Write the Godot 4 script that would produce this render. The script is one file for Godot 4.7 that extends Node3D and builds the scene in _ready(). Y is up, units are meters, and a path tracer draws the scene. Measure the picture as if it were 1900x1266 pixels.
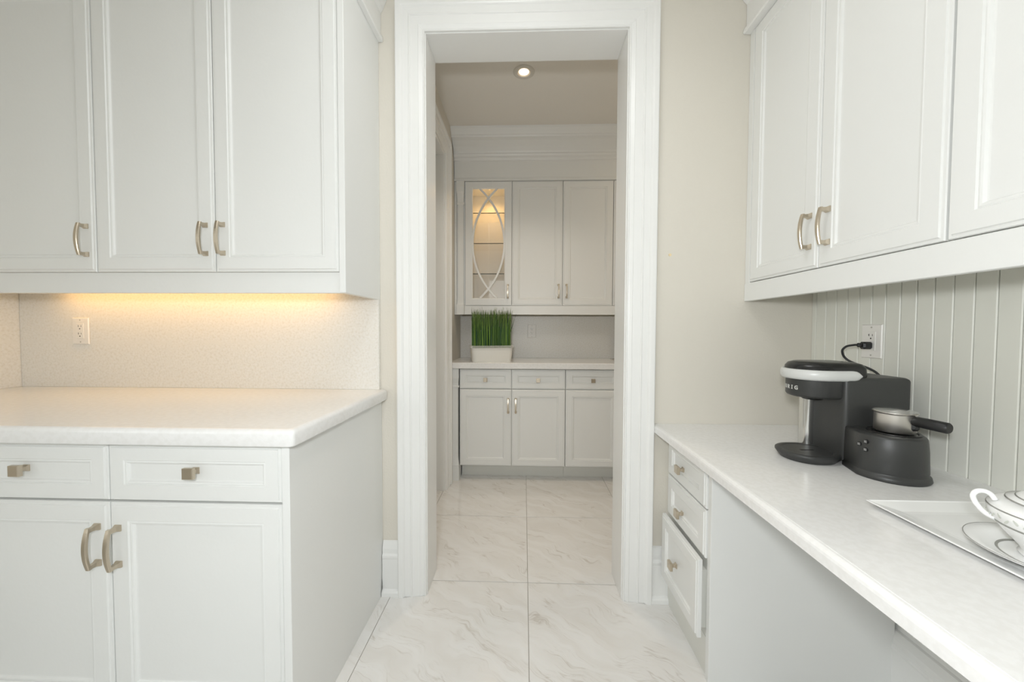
extends Node3D
# World: x right, y up, -z away from the camera. Depths below are positive distances; V() turns them.

const HCAM := 1.1767
const D := 1.603        # door wall
const D2 := 1.765       # its far face
const CEIL := 2.745
const XL := -2.268      # left wall
const XR := 1.2128      # right wall (face of the boards)
const ZR := -2.7        # rear wall (behind the camera)
const ZF := 3.36        # far wall
const FXL := -0.575     # far room, left wall
const FXR := 1.95
const E := {"lampc": 1.45, "flash": 2.35, "down": 1.9, "down2": 0.9, "strip": 0.32, "puck": 0.20}   # lamp energies

var used := {}
var mats := {}
var cache := {}

func V(x: float, y: float, d: float) -> Vector3: return Vector3(x, y, -d)

# ------------------------------------------------------------------ naming
func numbered(n: String) -> String:
	if not used.has(n):
		used[n] = 0
		return n
	used[n] += 1
	return "%s_%03d" % [n, used[n]]

func tag(o: Node, label: String, category: String, group := "") -> void:
	o.set_meta("label", label)
	o.set_meta("category", category)
	if group != "": o.set_meta("group", group)

func thing(called: String, label: String, category: String, at: Vector3, turn := 0.0, group := "") -> Node3D:
	var o := Node3D.new()
	o.name = numbered(called)
	o.position = at
	o.rotation_degrees.y = turn
	add_child(o)
	tag(o, label, category, group)
	return o

func put(called: String, mesh: Mesh, m: Material, parent: Node = self, at := Vector3.ZERO) -> MeshInstance3D:
	var o := MeshInstance3D.new()
	o.mesh = mesh
	o.material_override = m
	o.position = at
	o.cast_shadow = GeometryInstance3D.SHADOW_CASTING_SETTING_ON
	if parent == self:
		o.name = numbered(called)
		add_child(o)
	else:
		var n := called
		var k := 0
		while parent.has_node(NodePath(n)):
			k += 1
			n = "%s_%03d" % [called, k]
		o.name = n
		parent.add_child(o)
	return o

func struct(called: String, mesh: Mesh, m: Material) -> MeshInstance3D:
	var o := put(called, mesh, m)
	o.set_meta("kind", "structure")
	return o

# ------------------------------------------------------------------ mesh building
func begin() -> SurfaceTool:
	var st := SurfaceTool.new()
	st.begin(Mesh.PRIMITIVE_TRIANGLES)
	return st

func done(st: SurfaceTool) -> ArrayMesh:
	st.generate_normals()
	return st.commit()

func emit(st: SurfaceTool, t: PackedVector3Array, group: int) -> void:
	var c := Vector3.ZERO
	for p in t: c += p
	c /= maxf(1.0, t.size())
	var vol := 0.0
	for i in range(0, t.size(), 3):
		vol += (t[i] - c).dot((t[i + 1] - c).cross(t[i + 2] - c))
	st.set_smooth_group(group)
	for i in range(0, t.size(), 3):
		st.add_vertex(t[i])
		if vol > 0.0:
			st.add_vertex(t[i + 2]); st.add_vertex(t[i + 1])
		else:
			st.add_vertex(t[i + 1]); st.add_vertex(t[i + 2])

# rings of equal length, joined one to the next; closed rings, capped ends
func loft(st: SurfaceTool, rings: Array, smooth := false, cap := true, closed := true) -> void:
	var body := PackedVector3Array()
	var n: int = rings[0].size()
	for i in rings.size() - 1:
		var a: PackedVector3Array = rings[i]
		var b: PackedVector3Array = rings[i + 1]
		for j in (n if closed else n - 1):
			var k := (j + 1) % n
			body.append_array([a[j], a[k], b[k], a[j], b[k], b[j]])
	var caps := PackedVector3Array()
	if cap:
		for e in 2:
			var r: PackedVector3Array = rings[0] if e == 0 else rings[rings.size() - 1]
			var c := Vector3.ZERO
			for p in r: c += p
			c /= n
			for j in n:
				var k := (j + 1) % n
				if e == 0: caps.append_array([c, r[k], r[j]])
				else: caps.append_array([c, r[j], r[k]])
	if not smooth:
		body.append_array(caps)
		emit(st, body, -1)
		return
	# one winding for both, two smoothing groups
	var all := body.duplicate()
	all.append_array(caps)
	var m := Vector3.ZERO
	for p in all: m += p
	m /= all.size()
	var vol := 0.0
	for i in range(0, all.size(), 3):
		vol += (all[i] - m).dot((all[i + 1] - m).cross(all[i + 2] - m))
	for i in range(0, all.size(), 3):
		st.set_smooth_group(1 if i < body.size() else -1)
		st.add_vertex(all[i])
		if vol > 0.0:
			st.add_vertex(all[i + 2]); st.add_vertex(all[i + 1])
		else:
			st.add_vertex(all[i + 1]); st.add_vertex(all[i + 2])

func rect(x0: float, y0: float, x1: float, y1: float, z: float) -> PackedVector3Array:
	return PackedVector3Array([Vector3(x0, y0, z), Vector3(x1, y0, z), Vector3(x1, y1, z), Vector3(x0, y1, z)])

# box between two corners with chamfered edges
func box(st: SurfaceTool, a: Vector3, b: Vector3, bev := 0.0) -> void:
	var lo := Vector3(minf(a.x, b.x), minf(a.y, b.y), minf(a.z, b.z))
	var hi := Vector3(maxf(a.x, b.x), maxf(a.y, b.y), maxf(a.z, b.z))
	var e := minf(bev, 0.45 * minf(hi.x - lo.x, minf(hi.y - lo.y, hi.z - lo.z)))
	if e <= 0.0:
		loft(st, [rect(lo.x, lo.y, hi.x, hi.y, lo.z), rect(lo.x, lo.y, hi.x, hi.y, hi.z)])
		return
	var rr := []
	for s in [[lo.z, e], [lo.z + e, 0.0], [hi.z - e, 0.0], [hi.z, e]]:
		var i: float = s[1]
		var c := e
		var x0 := lo.x + i; var x1 := hi.x - i; var y0 := lo.y + i; var y1 := hi.y - i
		if i > 0.0: c = e * 0.3
		rr.append(PackedVector3Array([Vector3(x0 + c, y0, s[0]), Vector3(x1 - c, y0, s[0]), Vector3(x1, y0 + c, s[0]), Vector3(x1, y1 - c, s[0]),
			Vector3(x1 - c, y1, s[0]), Vector3(x0 + c, y1, s[0]), Vector3(x0, y1 - c, s[0]), Vector3(x0, y0 + c, s[0])]))
	loft(st, rr)

func boxm(a: Vector3, b: Vector3, bev := 0.0) -> ArrayMesh:
	var st := begin()
	box(st, a, b, bev)
	return done(st)

# horizontal rounded rectangle
func rring(cx: float, cz: float, hx: float, hz: float, cr: float, y: float, seg := 6) -> PackedVector3Array:
	var r := PackedVector3Array()
	var c := clampf(cr, 0.0005, minf(hx, hz))
	for q in 4:
		var sx := 1.0 if q == 0 or q == 3 else -1.0
		var sz := 1.0 if q < 2 else -1.0
		for k in seg + 1:
			var a := (q + float(k) / seg) * PI / 2
			r.append(Vector3(cx + sx * (hx - c) + c * cos(a), y, cz + sz * (hz - c) + c * sin(a)))
	return r

# slab with rounded rims: lo/hi corners, rim radius, plan corner radius
func slab(st: SurfaceTool, a: Vector3, b: Vector3, r: float, cr: float) -> void:
	var lo := Vector3(minf(a.x, b.x), minf(a.y, b.y), minf(a.z, b.z))
	var hi := Vector3(maxf(a.x, b.x), maxf(a.y, b.y), maxf(a.z, b.z))
	var cx := (lo.x + hi.x) / 2; var cz := (lo.z + hi.z) / 2
	var hx := (hi.x - lo.x) / 2; var hz := (hi.z - lo.z) / 2
	var rings := []
	var rb := r * 0.35
	for k in 4:
		var t := PI / 2 * k / 3.0
		rings.append(rring(cx, cz, hx - rb * (1 - sin(t)), hz - rb * (1 - sin(t)), cr, lo.y + rb * (1 - cos(t)), 4))
	for k in 6:
		var t := PI / 2 * k / 5.0
		rings.append(rring(cx, cz, hx - r * (1 - cos(t)), hz - r * (1 - cos(t)), cr, hi.y - r * (1 - sin(t)), 4))
	loft(st, rings, true)

func circle(c: Vector3, u: Vector3, v: Vector3, r: float, n: int) -> PackedVector3Array:
	var p := PackedVector3Array()
	for k in n:
		var a := TAU * k / n
		p.append(c + u * (r * cos(a)) + v * (r * sin(a)))
	return p

# lathe about y: points (radius, height)
func lathe(st: SurfaceTool, prof: Array, n := 40, c := Vector3.ZERO, cap := true) -> void:
	var rings := []
	for p in prof:
		rings.append(circle(c + Vector3(0, p[1], 0), Vector3.RIGHT, Vector3.FORWARD, maxf(p[0], 0.0002), n))
	loft(st, rings, true, cap)

func tube(st: SurfaceTool, pts: Array, rad, n := 10) -> void:
	var rings := []
	var u := Vector3.ZERO
	for i in pts.size():
		var t: Vector3 = (pts[mini(i + 1, pts.size() - 1)] - pts[maxi(i - 1, 0)]).normalized()
		if u == Vector3.ZERO:
			u = t.cross(Vector3.UP if absf(t.y) < 0.9 else Vector3.RIGHT).normalized()
		u = (u - t * u.dot(t)).normalized()
		var r: float = rad[i] if rad is Array else rad
		rings.append(circle(pts[i], u, t.cross(u), r, n))
	loft(st, rings, true)

func spline(pts: Array, per := 6) -> Array:
	var out := []
	for i in pts.size() - 1:
		var p0: Vector3 = pts[maxi(i - 1, 0)]
		var p3: Vector3 = pts[mini(i + 2, pts.size() - 1)]
		for k in per:
			out.append((pts[i] as Vector3).cubic_interpolate(pts[i + 1], p0, p3, float(k) / per))
	out.append(pts[pts.size() - 1])
	return out

# profile [u, p] pushed along straight x or z etc.: extrude a polygon of 3D points by a vector
func extrude(st: SurfaceTool, poly: PackedVector3Array, by: Vector3) -> void:
	var q := PackedVector3Array()
	for p in poly: q.append(p + by)
	loft(st, [poly, q])

# ------------------------------------------------------------------ materials
func paint(key: String, c: Color, rough := 0.4, metal := 0.0, spec := 0.5) -> StandardMaterial3D:
	if mats.has(key): return mats[key]
	var m := StandardMaterial3D.new()
	m.resource_name = key
	m.albedo_color = c
	m.roughness = rough
	m.metallic = metal
	m.metallic_specular = spec
	mats[key] = m
	return m

func noise_tex(size: int, freq: float, seed_: int, oct := 4, ramp: Gradient = null, bump := false, strength := 4.0, type := FastNoiseLite.TYPE_SIMPLEX_SMOOTH) -> NoiseTexture2D:
	var n := FastNoiseLite.new()
	n.seed = seed_
	n.noise_type = type
	n.frequency = freq
	n.fractal_octaves = oct
	var t := NoiseTexture2D.new()
	t.width = size; t.height = size
	t.seamless = true
	t.noise = n
	if ramp: t.color_ramp = ramp
	t.as_normal_map = bump
	if bump: t.bump_strength = strength
	return t

func stone(key: String, base: Color, low: Color, rough: float, scale_: float) -> StandardMaterial3D:
	var g := Gradient.new()
	g.offsets = PackedFloat32Array([0.0, 0.34, 0.5, 0.66, 1.0])
	g.colors = PackedColorArray([low, low.lerp(base, 0.6), base, base.lerp(Color.WHITE, 0.15), base])
	var m := paint(key, Color.WHITE, rough)
	m.albedo_texture = noise_tex(512, 0.022, 11, 6, g)
	m.uv1_triplanar = true
	m.uv1_world_triplanar = true
	m.uv1_scale = Vector3.ONE * scale_
	return m

func fleck(key: String, base: Color, low: Color, rough: float, scale_: float) -> StandardMaterial3D:
	var g := Gradient.new()
	g.offsets = PackedFloat32Array([0.0, 0.27, 0.36, 0.62, 0.72, 1.0])
	g.colors = PackedColorArray([low, low, base, base, base.lerp(Color.WHITE, 0.25), base])
	var m := paint(key, Color.WHITE, rough)
	m.albedo_texture = noise_tex(1024, 0.035, 19, 3, g)
	m.uv1_triplanar = true
	m.uv1_world_triplanar = true
	m.uv1_scale = Vector3.ONE * scale_
	return m

func grained(m: StandardMaterial3D, freq: float, strength: float, scale_: float) -> StandardMaterial3D:
	m.normal_enabled = true
	m.normal_texture = noise_tex(256, freq, 5, 3, null, true, strength)
	m.normal_scale = 0.35
	m.uv1_triplanar = true
	m.uv1_world_triplanar = true
	m.uv1_scale = Vector3.ONE * scale_
	return m

func marble(seed_: int) -> ImageTexture:
	var s := 448
	var im := Image.create(s, s, false, Image.FORMAT_RGB8)
	var n1 := FastNoiseLite.new(); n1.seed = seed_; n1.noise_type = FastNoiseLite.TYPE_SIMPLEX_SMOOTH; n1.frequency = 1.0; n1.fractal_octaves = 5
	var n2 := FastNoiseLite.new(); n2.seed = seed_ + 7; n2.noise_type = FastNoiseLite.TYPE_SIMPLEX_SMOOTH; n2.frequency = 1.0; n2.fractal_octaves = 3
	var base := Color(0.928, 0.924, 0.915)
	var vein := Color(0.70, 0.665, 0.62)
	var cloud := Color(0.865, 0.85, 0.825)
	var ca := cos(0.56); var sa := sin(0.56)
	for y in s:
		for x in s:
			var u := float(x) / s; var v := float(y) / s
			var t := u * ca + v * sa
			var w := -u * sa + v * ca
			var warp := n2.get_noise_2d(t * 2.2 + 31.0, w * 2.2) * 0.10
			var a := n1.get_noise_2d(t * 1.1, (w + warp) * 7.5)
			var b := n1.get_noise_2d(t * 1.6 + 50.0, (w + warp * 0.7) * 16.0 + 9.0)
			var mask := clampf(n2.get_noise_2d(t * 2.6 + 90.0, w * 4.0) * 1.6 + 0.35, 0.0, 1.0)
			var l := pow(clampf(1.0 - absf(a) * 11.0, 0.0, 1.0), 2.0) * mask
			var l2 := pow(clampf(1.0 - absf(b) * 13.0, 0.0, 1.0), 2.0) * mask * 0.55
			var c := base.lerp(cloud, clampf(a * 0.7 + 0.35, 0.0, 1.0) * 0.6)
			c = c.lerp(vein, clampf(l * 0.42 + l2 * 0.36, 0.0, 0.5))
			im.set_pixel(x, y, c)
	return ImageTexture.create_from_image(im)

# ------------------------------------------------------------------ joinery
const DOOR := [[0.0, -0.018], [0.0, -0.006], [0.002, -0.0035], [0.0085, -0.0035], [0.0105, 0.0], [0.050, 0.0], [0.0525, -0.0035], [0.056, -0.0025], [0.060, -0.0035], [0.0635, -0.0085], [0.067, -0.009]]
const DRAWER := [[0.0, -0.018], [0.0, -0.006], [0.002, -0.0035], [0.0075, -0.0035], [0.009, 0.0], [0.043, 0.0], [0.045, -0.003], [0.048, -0.002], [0.051, -0.003], [0.054, -0.008], [0.056, -0.0085]]

func panel(w: float, h: float, prof: Array) -> ArrayMesh:
	var key := "p%.4f_%.4f_%d" % [w, h, prof.size() * 100 + int(prof[5][0] * 1000)]
	if cache.has(key): return cache[key]
	var st := begin()
	var rings := []
	for p in prof: rings.append(rect(p[0], p[0], w - p[0], h - p[0], p[1]))
	loft(st, rings)
	cache[key] = done(st)
	return cache[key]

# front frame round an opening (for glass)
func open_frame(w: float, h: float, b: float) -> ArrayMesh:
	var st := begin()
	var rings := []
	for p in [[b, -0.018], [0.0, -0.018], [0.0, -0.003], [0.003, 0.0], [b - 0.008, 0.0], [b - 0.004, -0.003], [b, -0.005], [b, -0.018]]:
		rings.append(rect(p[0], p[0], w - p[0], h - p[0], p[1]))
	loft(st, rings, false, false)
	return done(st)

func pull_mesh() -> ArrayMesh:
	if cache.has("pull"): return cache.pull
	var st := begin()
	for s in [-1, 1]:
		var rings := []
		for p in [[0.0082, 0.0, 0.0], [0.0088, 0.0015, 0.0], [0.0085, 0.004, 0.0], [0.0056, 0.011, 0.0], [0.0050, 0.018, 0.0], [0.0056, 0.0275, 0.0]]:
			rings.append(rect(-p[0], s * 0.050 - p[0], p[0], s * 0.050 + p[0], p[1]))
		loft(st, rings)
	var bar := []
	for k in 13:
		var y := lerpf(-0.0565, 0.0565, k / 12.0)
		var z := 0.0215 + 0.0085 * (1.0 - pow(y / 0.0565, 2.0))
		var hw := 0.0050 + 0.0012 * (1.0 - pow(y / 0.0565, 2.0))
		bar.append(PackedVector3Array([Vector3(-hw, y, z), Vector3(hw, y, z), Vector3(hw, y, z + 0.0050), Vector3(hw - 0.0016, y, z + 0.0072), Vector3(-hw + 0.0016, y, z + 0.0072), Vector3(-hw, y, z + 0.0050)]))
	loft(st, bar)
	cache.pull = done(st)
	return cache.pull

func knob_mesh() -> ArrayMesh:
	if cache.has("knob"): return cache.knob
	var st := begin()
	var rings := []
	for p in [[0.0088, 0.0], [0.0088, 0.003], [0.0052, 0.007], [0.0048, 0.014], [0.0075, 0.018], [0.0140, 0.0195], [0.0148, 0.0205], [0.0148, 0.029], [0.0130, 0.0308]]:
		rings.append(rect(-p[0], -p[0], p[0], p[0], p[1]))
	loft(st, rings)
	cache.knob = done(st)
	return cache.knob

func handle(kind: String, parent: Node, at: Vector3) -> void:
	if kind == "pull": put("handle", pull_mesh(), mats.nickel, parent, at)
	if kind == "knob": put("knob", knob_mesh(), mats.nickel, parent, at)

# fronts: [name, x0, y0, x1, y1, handle kind, handle x, handle y, forward]
func fronts(root: Node3D, list: Array, m: Material) -> void:
	for f in list:
		var w: float = f[3] - f[1]
		var h: float = f[4] - f[2]
		var at := Vector3(f[1], f[2], f[8] if f.size() > 8 else 0.0)
		var o := put(f[0], panel(w, h, DRAWER if f[0] == "drawer" else DOOR), m, root, at)
		if f[5] != "":
			handle(f[5], o, Vector3(f[6] - f[1], f[7] - f[2], -0.009 if f[5] == "knob" else 0.0))

# carcass: closed box behind the fronts
func carcass(root: Node3D, x0: float, y0: float, x1: float, y1: float, depth: float, m: Material, toe := 0.0, toe_in := 0.06) -> void:
	var st := begin()
	box(st, Vector3(x0, y0 + toe, -0.0195), Vector3(x1, y1, -depth), 0.001)
	put("body", done(st), m, root)
	if toe > 0.0:
		put("toe_kick", boxm(Vector3(x0, y0, -toe_in), Vector3(x1, y0 + toe - 0.0005, -depth), 0.0), m, root)

# moulding round a doorway: sweep profile [u out from opening, p proud] up, across and down
func casing_mesh(x0: float, x1: float, top: float, face: float, sign_: float, prof: Array) -> ArrayMesh:
	var st := begin()
	var rings := []
	for c in 4:
		var r := PackedVector3Array()
		for p in prof:
			var x: float = (x0 - p[0]) if c < 2 else (x1 + p[0])
			var y: float = 0.0 if c == 0 or c == 3 else top + p[0]
			r.append(V(x, y, face - sign_ * p[1]))
		rings.append(r)
	loft(st, rings)
	return done(st)

const CASING := [[0.0, 0.0], [0.0, 0.013], [0.003, 0.016], [0.007, 0.0155], [0.009, 0.013], [0.012, 0.014], [0.020, 0.0185], [0.024, 0.0205], [0.026, 0.0185], [0.058, 0.0215], [0.061, 0.0255], [0.064, 0.026], [0.067, 0.0235], [0.090, 0.0255], [0.095, 0.031], [0.099, 0.034], [0.103, 0.0345], [0.116, 0.035], [0.120, 0.0325], [0.1215, 0.028], [0.1215, 0.0]]

const BASEB := [[0.0, 0.0], [0.0, 0.030], [0.016, 0.029], [0.024, 0.024], [0.028, 0.017], [0.160, 0.017], [0.168, 0.019], [0.176, 0.019], [0.185, 0.014], [0.205, 0.014], [0.222, 0.010], [0.234, 0.007], [0.238, 0.0]]

# baseboard along a straight run: from a to b on the floor, proud towards n
func baseboard_mesh(a: Vector3, b: Vector3, n: Vector3, k := 1.0) -> ArrayMesh:
	var st := begin()
	var poly := PackedVector3Array()
	for p in BASEB: poly.append(a + n * p[1] + Vector3.UP * (p[0] * k))
	extrude(st, poly, b - a)
	return done(st)

func outlet(label: String, at: Vector3, turn: float, tee := false) -> Node3D:
	var o := thing("wall_outlet", label, "outlet", at, turn)
	var st := begin()
	var rings := []
	for p in [[0.0365, 0.0], [0.0375, 0.001], [0.0375, 0.0035], [0.0350, 0.0062], [0.0195, 0.0066]]:
		rings.append(rect(-p[0], -p[0] - 0.021, p[0], p[0] + 0.021, p[1]))
	loft(st, rings)
	put("cover_plate", done(st), mats.outlet, o)
	put("receptacle", boxm(Vector3(-0.0168, -0.0335, 0.0), Vector3(0.0168, 0.0335, 0.0082), 0.0008), mats.outlet, o)
	var sl := begin()
	for s in [-1, 1]:
		if tee and s < 0: continue
		var y: float = s * 0.0165
		box(sl, Vector3(-0.0075, y + 0.001, 0.006), Vector3(-0.0055, y + 0.0095, 0.0084))
		if tee: box(sl, Vector3(-0.0100, y + 0.0045, 0.006), Vector3(-0.0055, y + 0.0065, 0.0084))
		box(sl, Vector3(0.0052, y + 0.0015, 0.006), Vector3(0.0070, y + 0.0085, 0.0084))
		var ring := circle(Vector3(0, y - 0.0065, 0.006), Vector3.RIGHT, Vector3.UP, 0.0026, 12)
		extrude(sl, ring, Vector3(0, 0, 0.0024))
	put("socket_slots", done(sl), mats.dark, o)
	for s in [-1, 1]:
		var sc := begin()
		extrude(sc, circle(Vector3(0, s * 0.0483, 0.0055), Vector3.RIGHT, Vector3.UP, 0.0028, 12), Vector3(0, 0, 0.0016))
		put("screw", done(sc), mats.screw, o)
	return o

func downlight(label: String, at: Vector3, energy: float, glow: float, cone := 70.0) -> void:
	var o := thing("downlight", label, "ceiling light", at)
	var st := begin()
	lathe(st, [[0.036, 0.012], [0.036, -0.001], [0.040, -0.005], [0.060, -0.0045], [0.0655, -0.001], [0.0655, 0.004]], 40, Vector3.ZERO, false)
	put("trim_ring", done(st), mats.lamp_trim, o)
	var b := begin()
	lathe(b, [[0.034, 0.006], [0.034, 0.002], [0.026, -0.004], [0.010, -0.006]], 28)
	var e := paint("bulb%.2f" % glow, Color(1, 0.95, 0.86), 0.5)
	e.emission_enabled = true
	e.emission = Color(1.0, 0.86, 0.68)
	e.emission_energy_multiplier = glow
	put("bulb", done(b), e, o)
	if energy > 0.0:
		var l := SpotLight3D.new()
		l.name = "lamp_light"
		l.light_color = Color(1.0, 0.92, 0.82)
		l.light_energy = energy
		l.light_size = 0.07
		l.spot_angle = cone
		l.spot_angle_attenuation = 1.0
		l.spot_range = 8.0
		l.spot_attenuation = 2.0
		l.shadow_enabled = true
		l.rotation_degrees.x = -90
		l.position = Vector3(0, -0.012, 0)
		o.add_child(l)

# ==================================================================
func _ready() -> void:
	# ---- camera (fitted to the photograph)
	var cam := Camera3D.new()
	cam.name = "camera"
	cam.fov = 85.284
	cam.near = 0.02
	cam.far = 60.0
	cam.keep_aspect = Camera3D.KEEP_HEIGHT
	cam.transform = Transform3D(Basis(Vector3(0.99948158, 0.00362068, -0.03199152), Vector3(-0.0046032, 0.99951829, -0.03069186), Vector3(0.03186499, 0.03082321, 0.99901679)).orthonormalized(), Vector3(0, HCAM, 0))
	add_child(cam)
	cam.current = true

	# ---- sky, exposure
	var env := Environment.new()
	var sky := Sky.new()
	var ps := ProceduralSkyMaterial.new()
	ps.sky_top_color = Color(0.73, 0.755, 0.77)
	ps.sky_horizon_color = Color(0.92, 0.92, 0.895)
	ps.ground_bottom_color = Color(0.55, 0.55, 0.52)
	ps.ground_horizon_color = Color(0.80, 0.80, 0.78)
	ps.sky_energy_multiplier = 1.45
	ps.ground_energy_multiplier = 1.1
	sky.sky_material = ps
	env.background_mode = Environment.BG_SKY
	env.sky = sky
	env.background_energy_multiplier = 2.75
	env.tonemap_mode = Environment.TONE_MAPPER_LINEAR
	env.tonemap_exposure = 0.445
	env.sdfgi_enabled = true
	env.ssao_enabled = true
	env.ssil_enabled = true
	var we := WorldEnvironment.new()
	we.name = "environment"
	we.environment = env
	add_child(we)
	materials()
	shell()
	doorway()
	left_side()
	right_side()
	desk_things()
	far_room()
	lamps()

func unseen_window(called: String, a: Vector3, b: Vector3, along: Vector3, thick: Vector3) -> void:  # all out of view, placed to let sky light into the near room
	# a: low corner, b: high corner of the opening (inner face); frame, two mullions, three panes
	var win := Node3D.new()
	win.name = called
	win.set_meta("kind", "structure")
	add_child(win)
	var w := absf((b - a).dot(along))
	var st := begin()
	var f := 0.05
	var t0 := thick * 0.03
	var t1 := thick * 0.10
	box(st, a + t0, a + along * w + Vector3(0, f, 0) + t1, 0.004)
	box(st, a + Vector3(0, b.y - a.y - f, 0) + t0, b + t1, 0.004)
	for k in 4:
		var u := (w - f) * k / 3.0
		box(st, a + along * u + Vector3(0, f, 0) + t0, a + along * (u + f) + Vector3(0, b.y - a.y - f, 0) + t1, 0.004)
	put("frame", done(st), mats.trim, win)
	for k in 3:
		var u := (w - f) * k / 3.0
		put("pane", boxm(a + along * (u + f) + Vector3(0, f, 0) + thick * 0.063, a + along * ((w - f) * (k + 1) / 3.0) + Vector3(0, b.y - a.y - f, 0) + thick * 0.067), mats.glass, win)

func materials() -> void:
	grained(paint("cabinet", Color(0.925, 0.928, 0.918), 0.36), 0.06, 2.0, 3.0).normal_scale = 0.06
	paint("carcass", Color(0.90, 0.90, 0.875), 0.5)
	paint("trim", Color(0.945, 0.945, 0.935), 0.33)
	grained(paint("wall", Color(0.882, 0.862, 0.818), 0.75), 0.08, 3.0, 4.0).normal_scale = 0.12
	grained(paint("ceiling", Color(0.93, 0.915, 0.885), 0.85), 0.08, 3.0, 4.0).normal_scale = 0.1
	paint("bead", Color(0.90, 0.90, 0.865), 0.4)
	paint("outlet", Color(0.94, 0.93, 0.91), 0.35)
	paint("screw", Color(0.72, 0.71, 0.68), 0.4)
	paint("dark", Color(0.06, 0.058, 0.055), 0.6)
	paint("grout", Color(0.66, 0.64, 0.60), 0.9)
	stone("quartz", Color(0.935, 0.932, 0.925), Color(0.922, 0.918, 0.908), 0.16, 4.0)
	fleck("splash", Color(0.918, 0.91, 0.89), Color(0.893, 0.88, 0.85), 0.34, 2.2)
	grained(paint("nickel", Color(0.79, 0.745, 0.675), 0.32, 1.0), 0.2, 2.0, 10.0).normal_scale = 0.15
	paint("steel", Color(0.90, 0.885, 0.86), 0.38, 1.0)
	paint("chrome", Color(0.84, 0.84, 0.83), 0.18, 1.0)
	grained(paint("black", Color(0.225, 0.228, 0.225), 0.40), 0.35, 3.0, 9.0).normal_scale = 0.25
	paint("gloss_black", Color(0.13, 0.132, 0.132), 0.25)
	paint("rubber", Color(0.12, 0.122, 0.125), 0.45)
	paint("icon_print", Color(0.78, 0.78, 0.77), 0.5)
	paint("print", Color(0.82, 0.82, 0.80), 0.5)
	paint("porcelain", Color(0.965, 0.967, 0.962), 0.12)
	paint("platinum", Color(0.62, 0.62, 0.60), 0.3, 0.3)
	paint("band", Color(0.83, 0.835, 0.825), 0.3)
	paint("lamp_trim", Color(0.86, 0.845, 0.81), 0.5)
	paint("pot", Color(0.93, 0.925, 0.90), 0.45)
	paint("soil", Color(0.10, 0.12, 0.07), 0.95)
	var glass := paint("glass", Color(0.95, 0.98, 0.96, 0.03), 0.02)
	glass.transparency = BaseMaterial3D.TRANSPARENCY_ALPHA
	var edge := paint("shelf_edge", Color(0.12, 0.22, 0.17, 0.75), 0.1)
	edge.transparency = BaseMaterial3D.TRANSPARENCY_ALPHA
	var lid := paint("clear_lid", Color(0.93, 0.95, 0.94, 0.10), 0.05)
	lid.transparency = BaseMaterial3D.TRANSPARENCY_ALPHA
	for k in 4:
		var m := paint("tile%d" % k, Color.WHITE, 0.09)
		m.albedo_texture = marble(100 + 13 * k)

# ------------------------------------------------------------------ shell
const XIL := -0.4257
const XIR := 0.433
const DTOP := 2.4346
const WL0 := 1.95       # opening in the far room's left wall
const WL1 := 2.665

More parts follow.
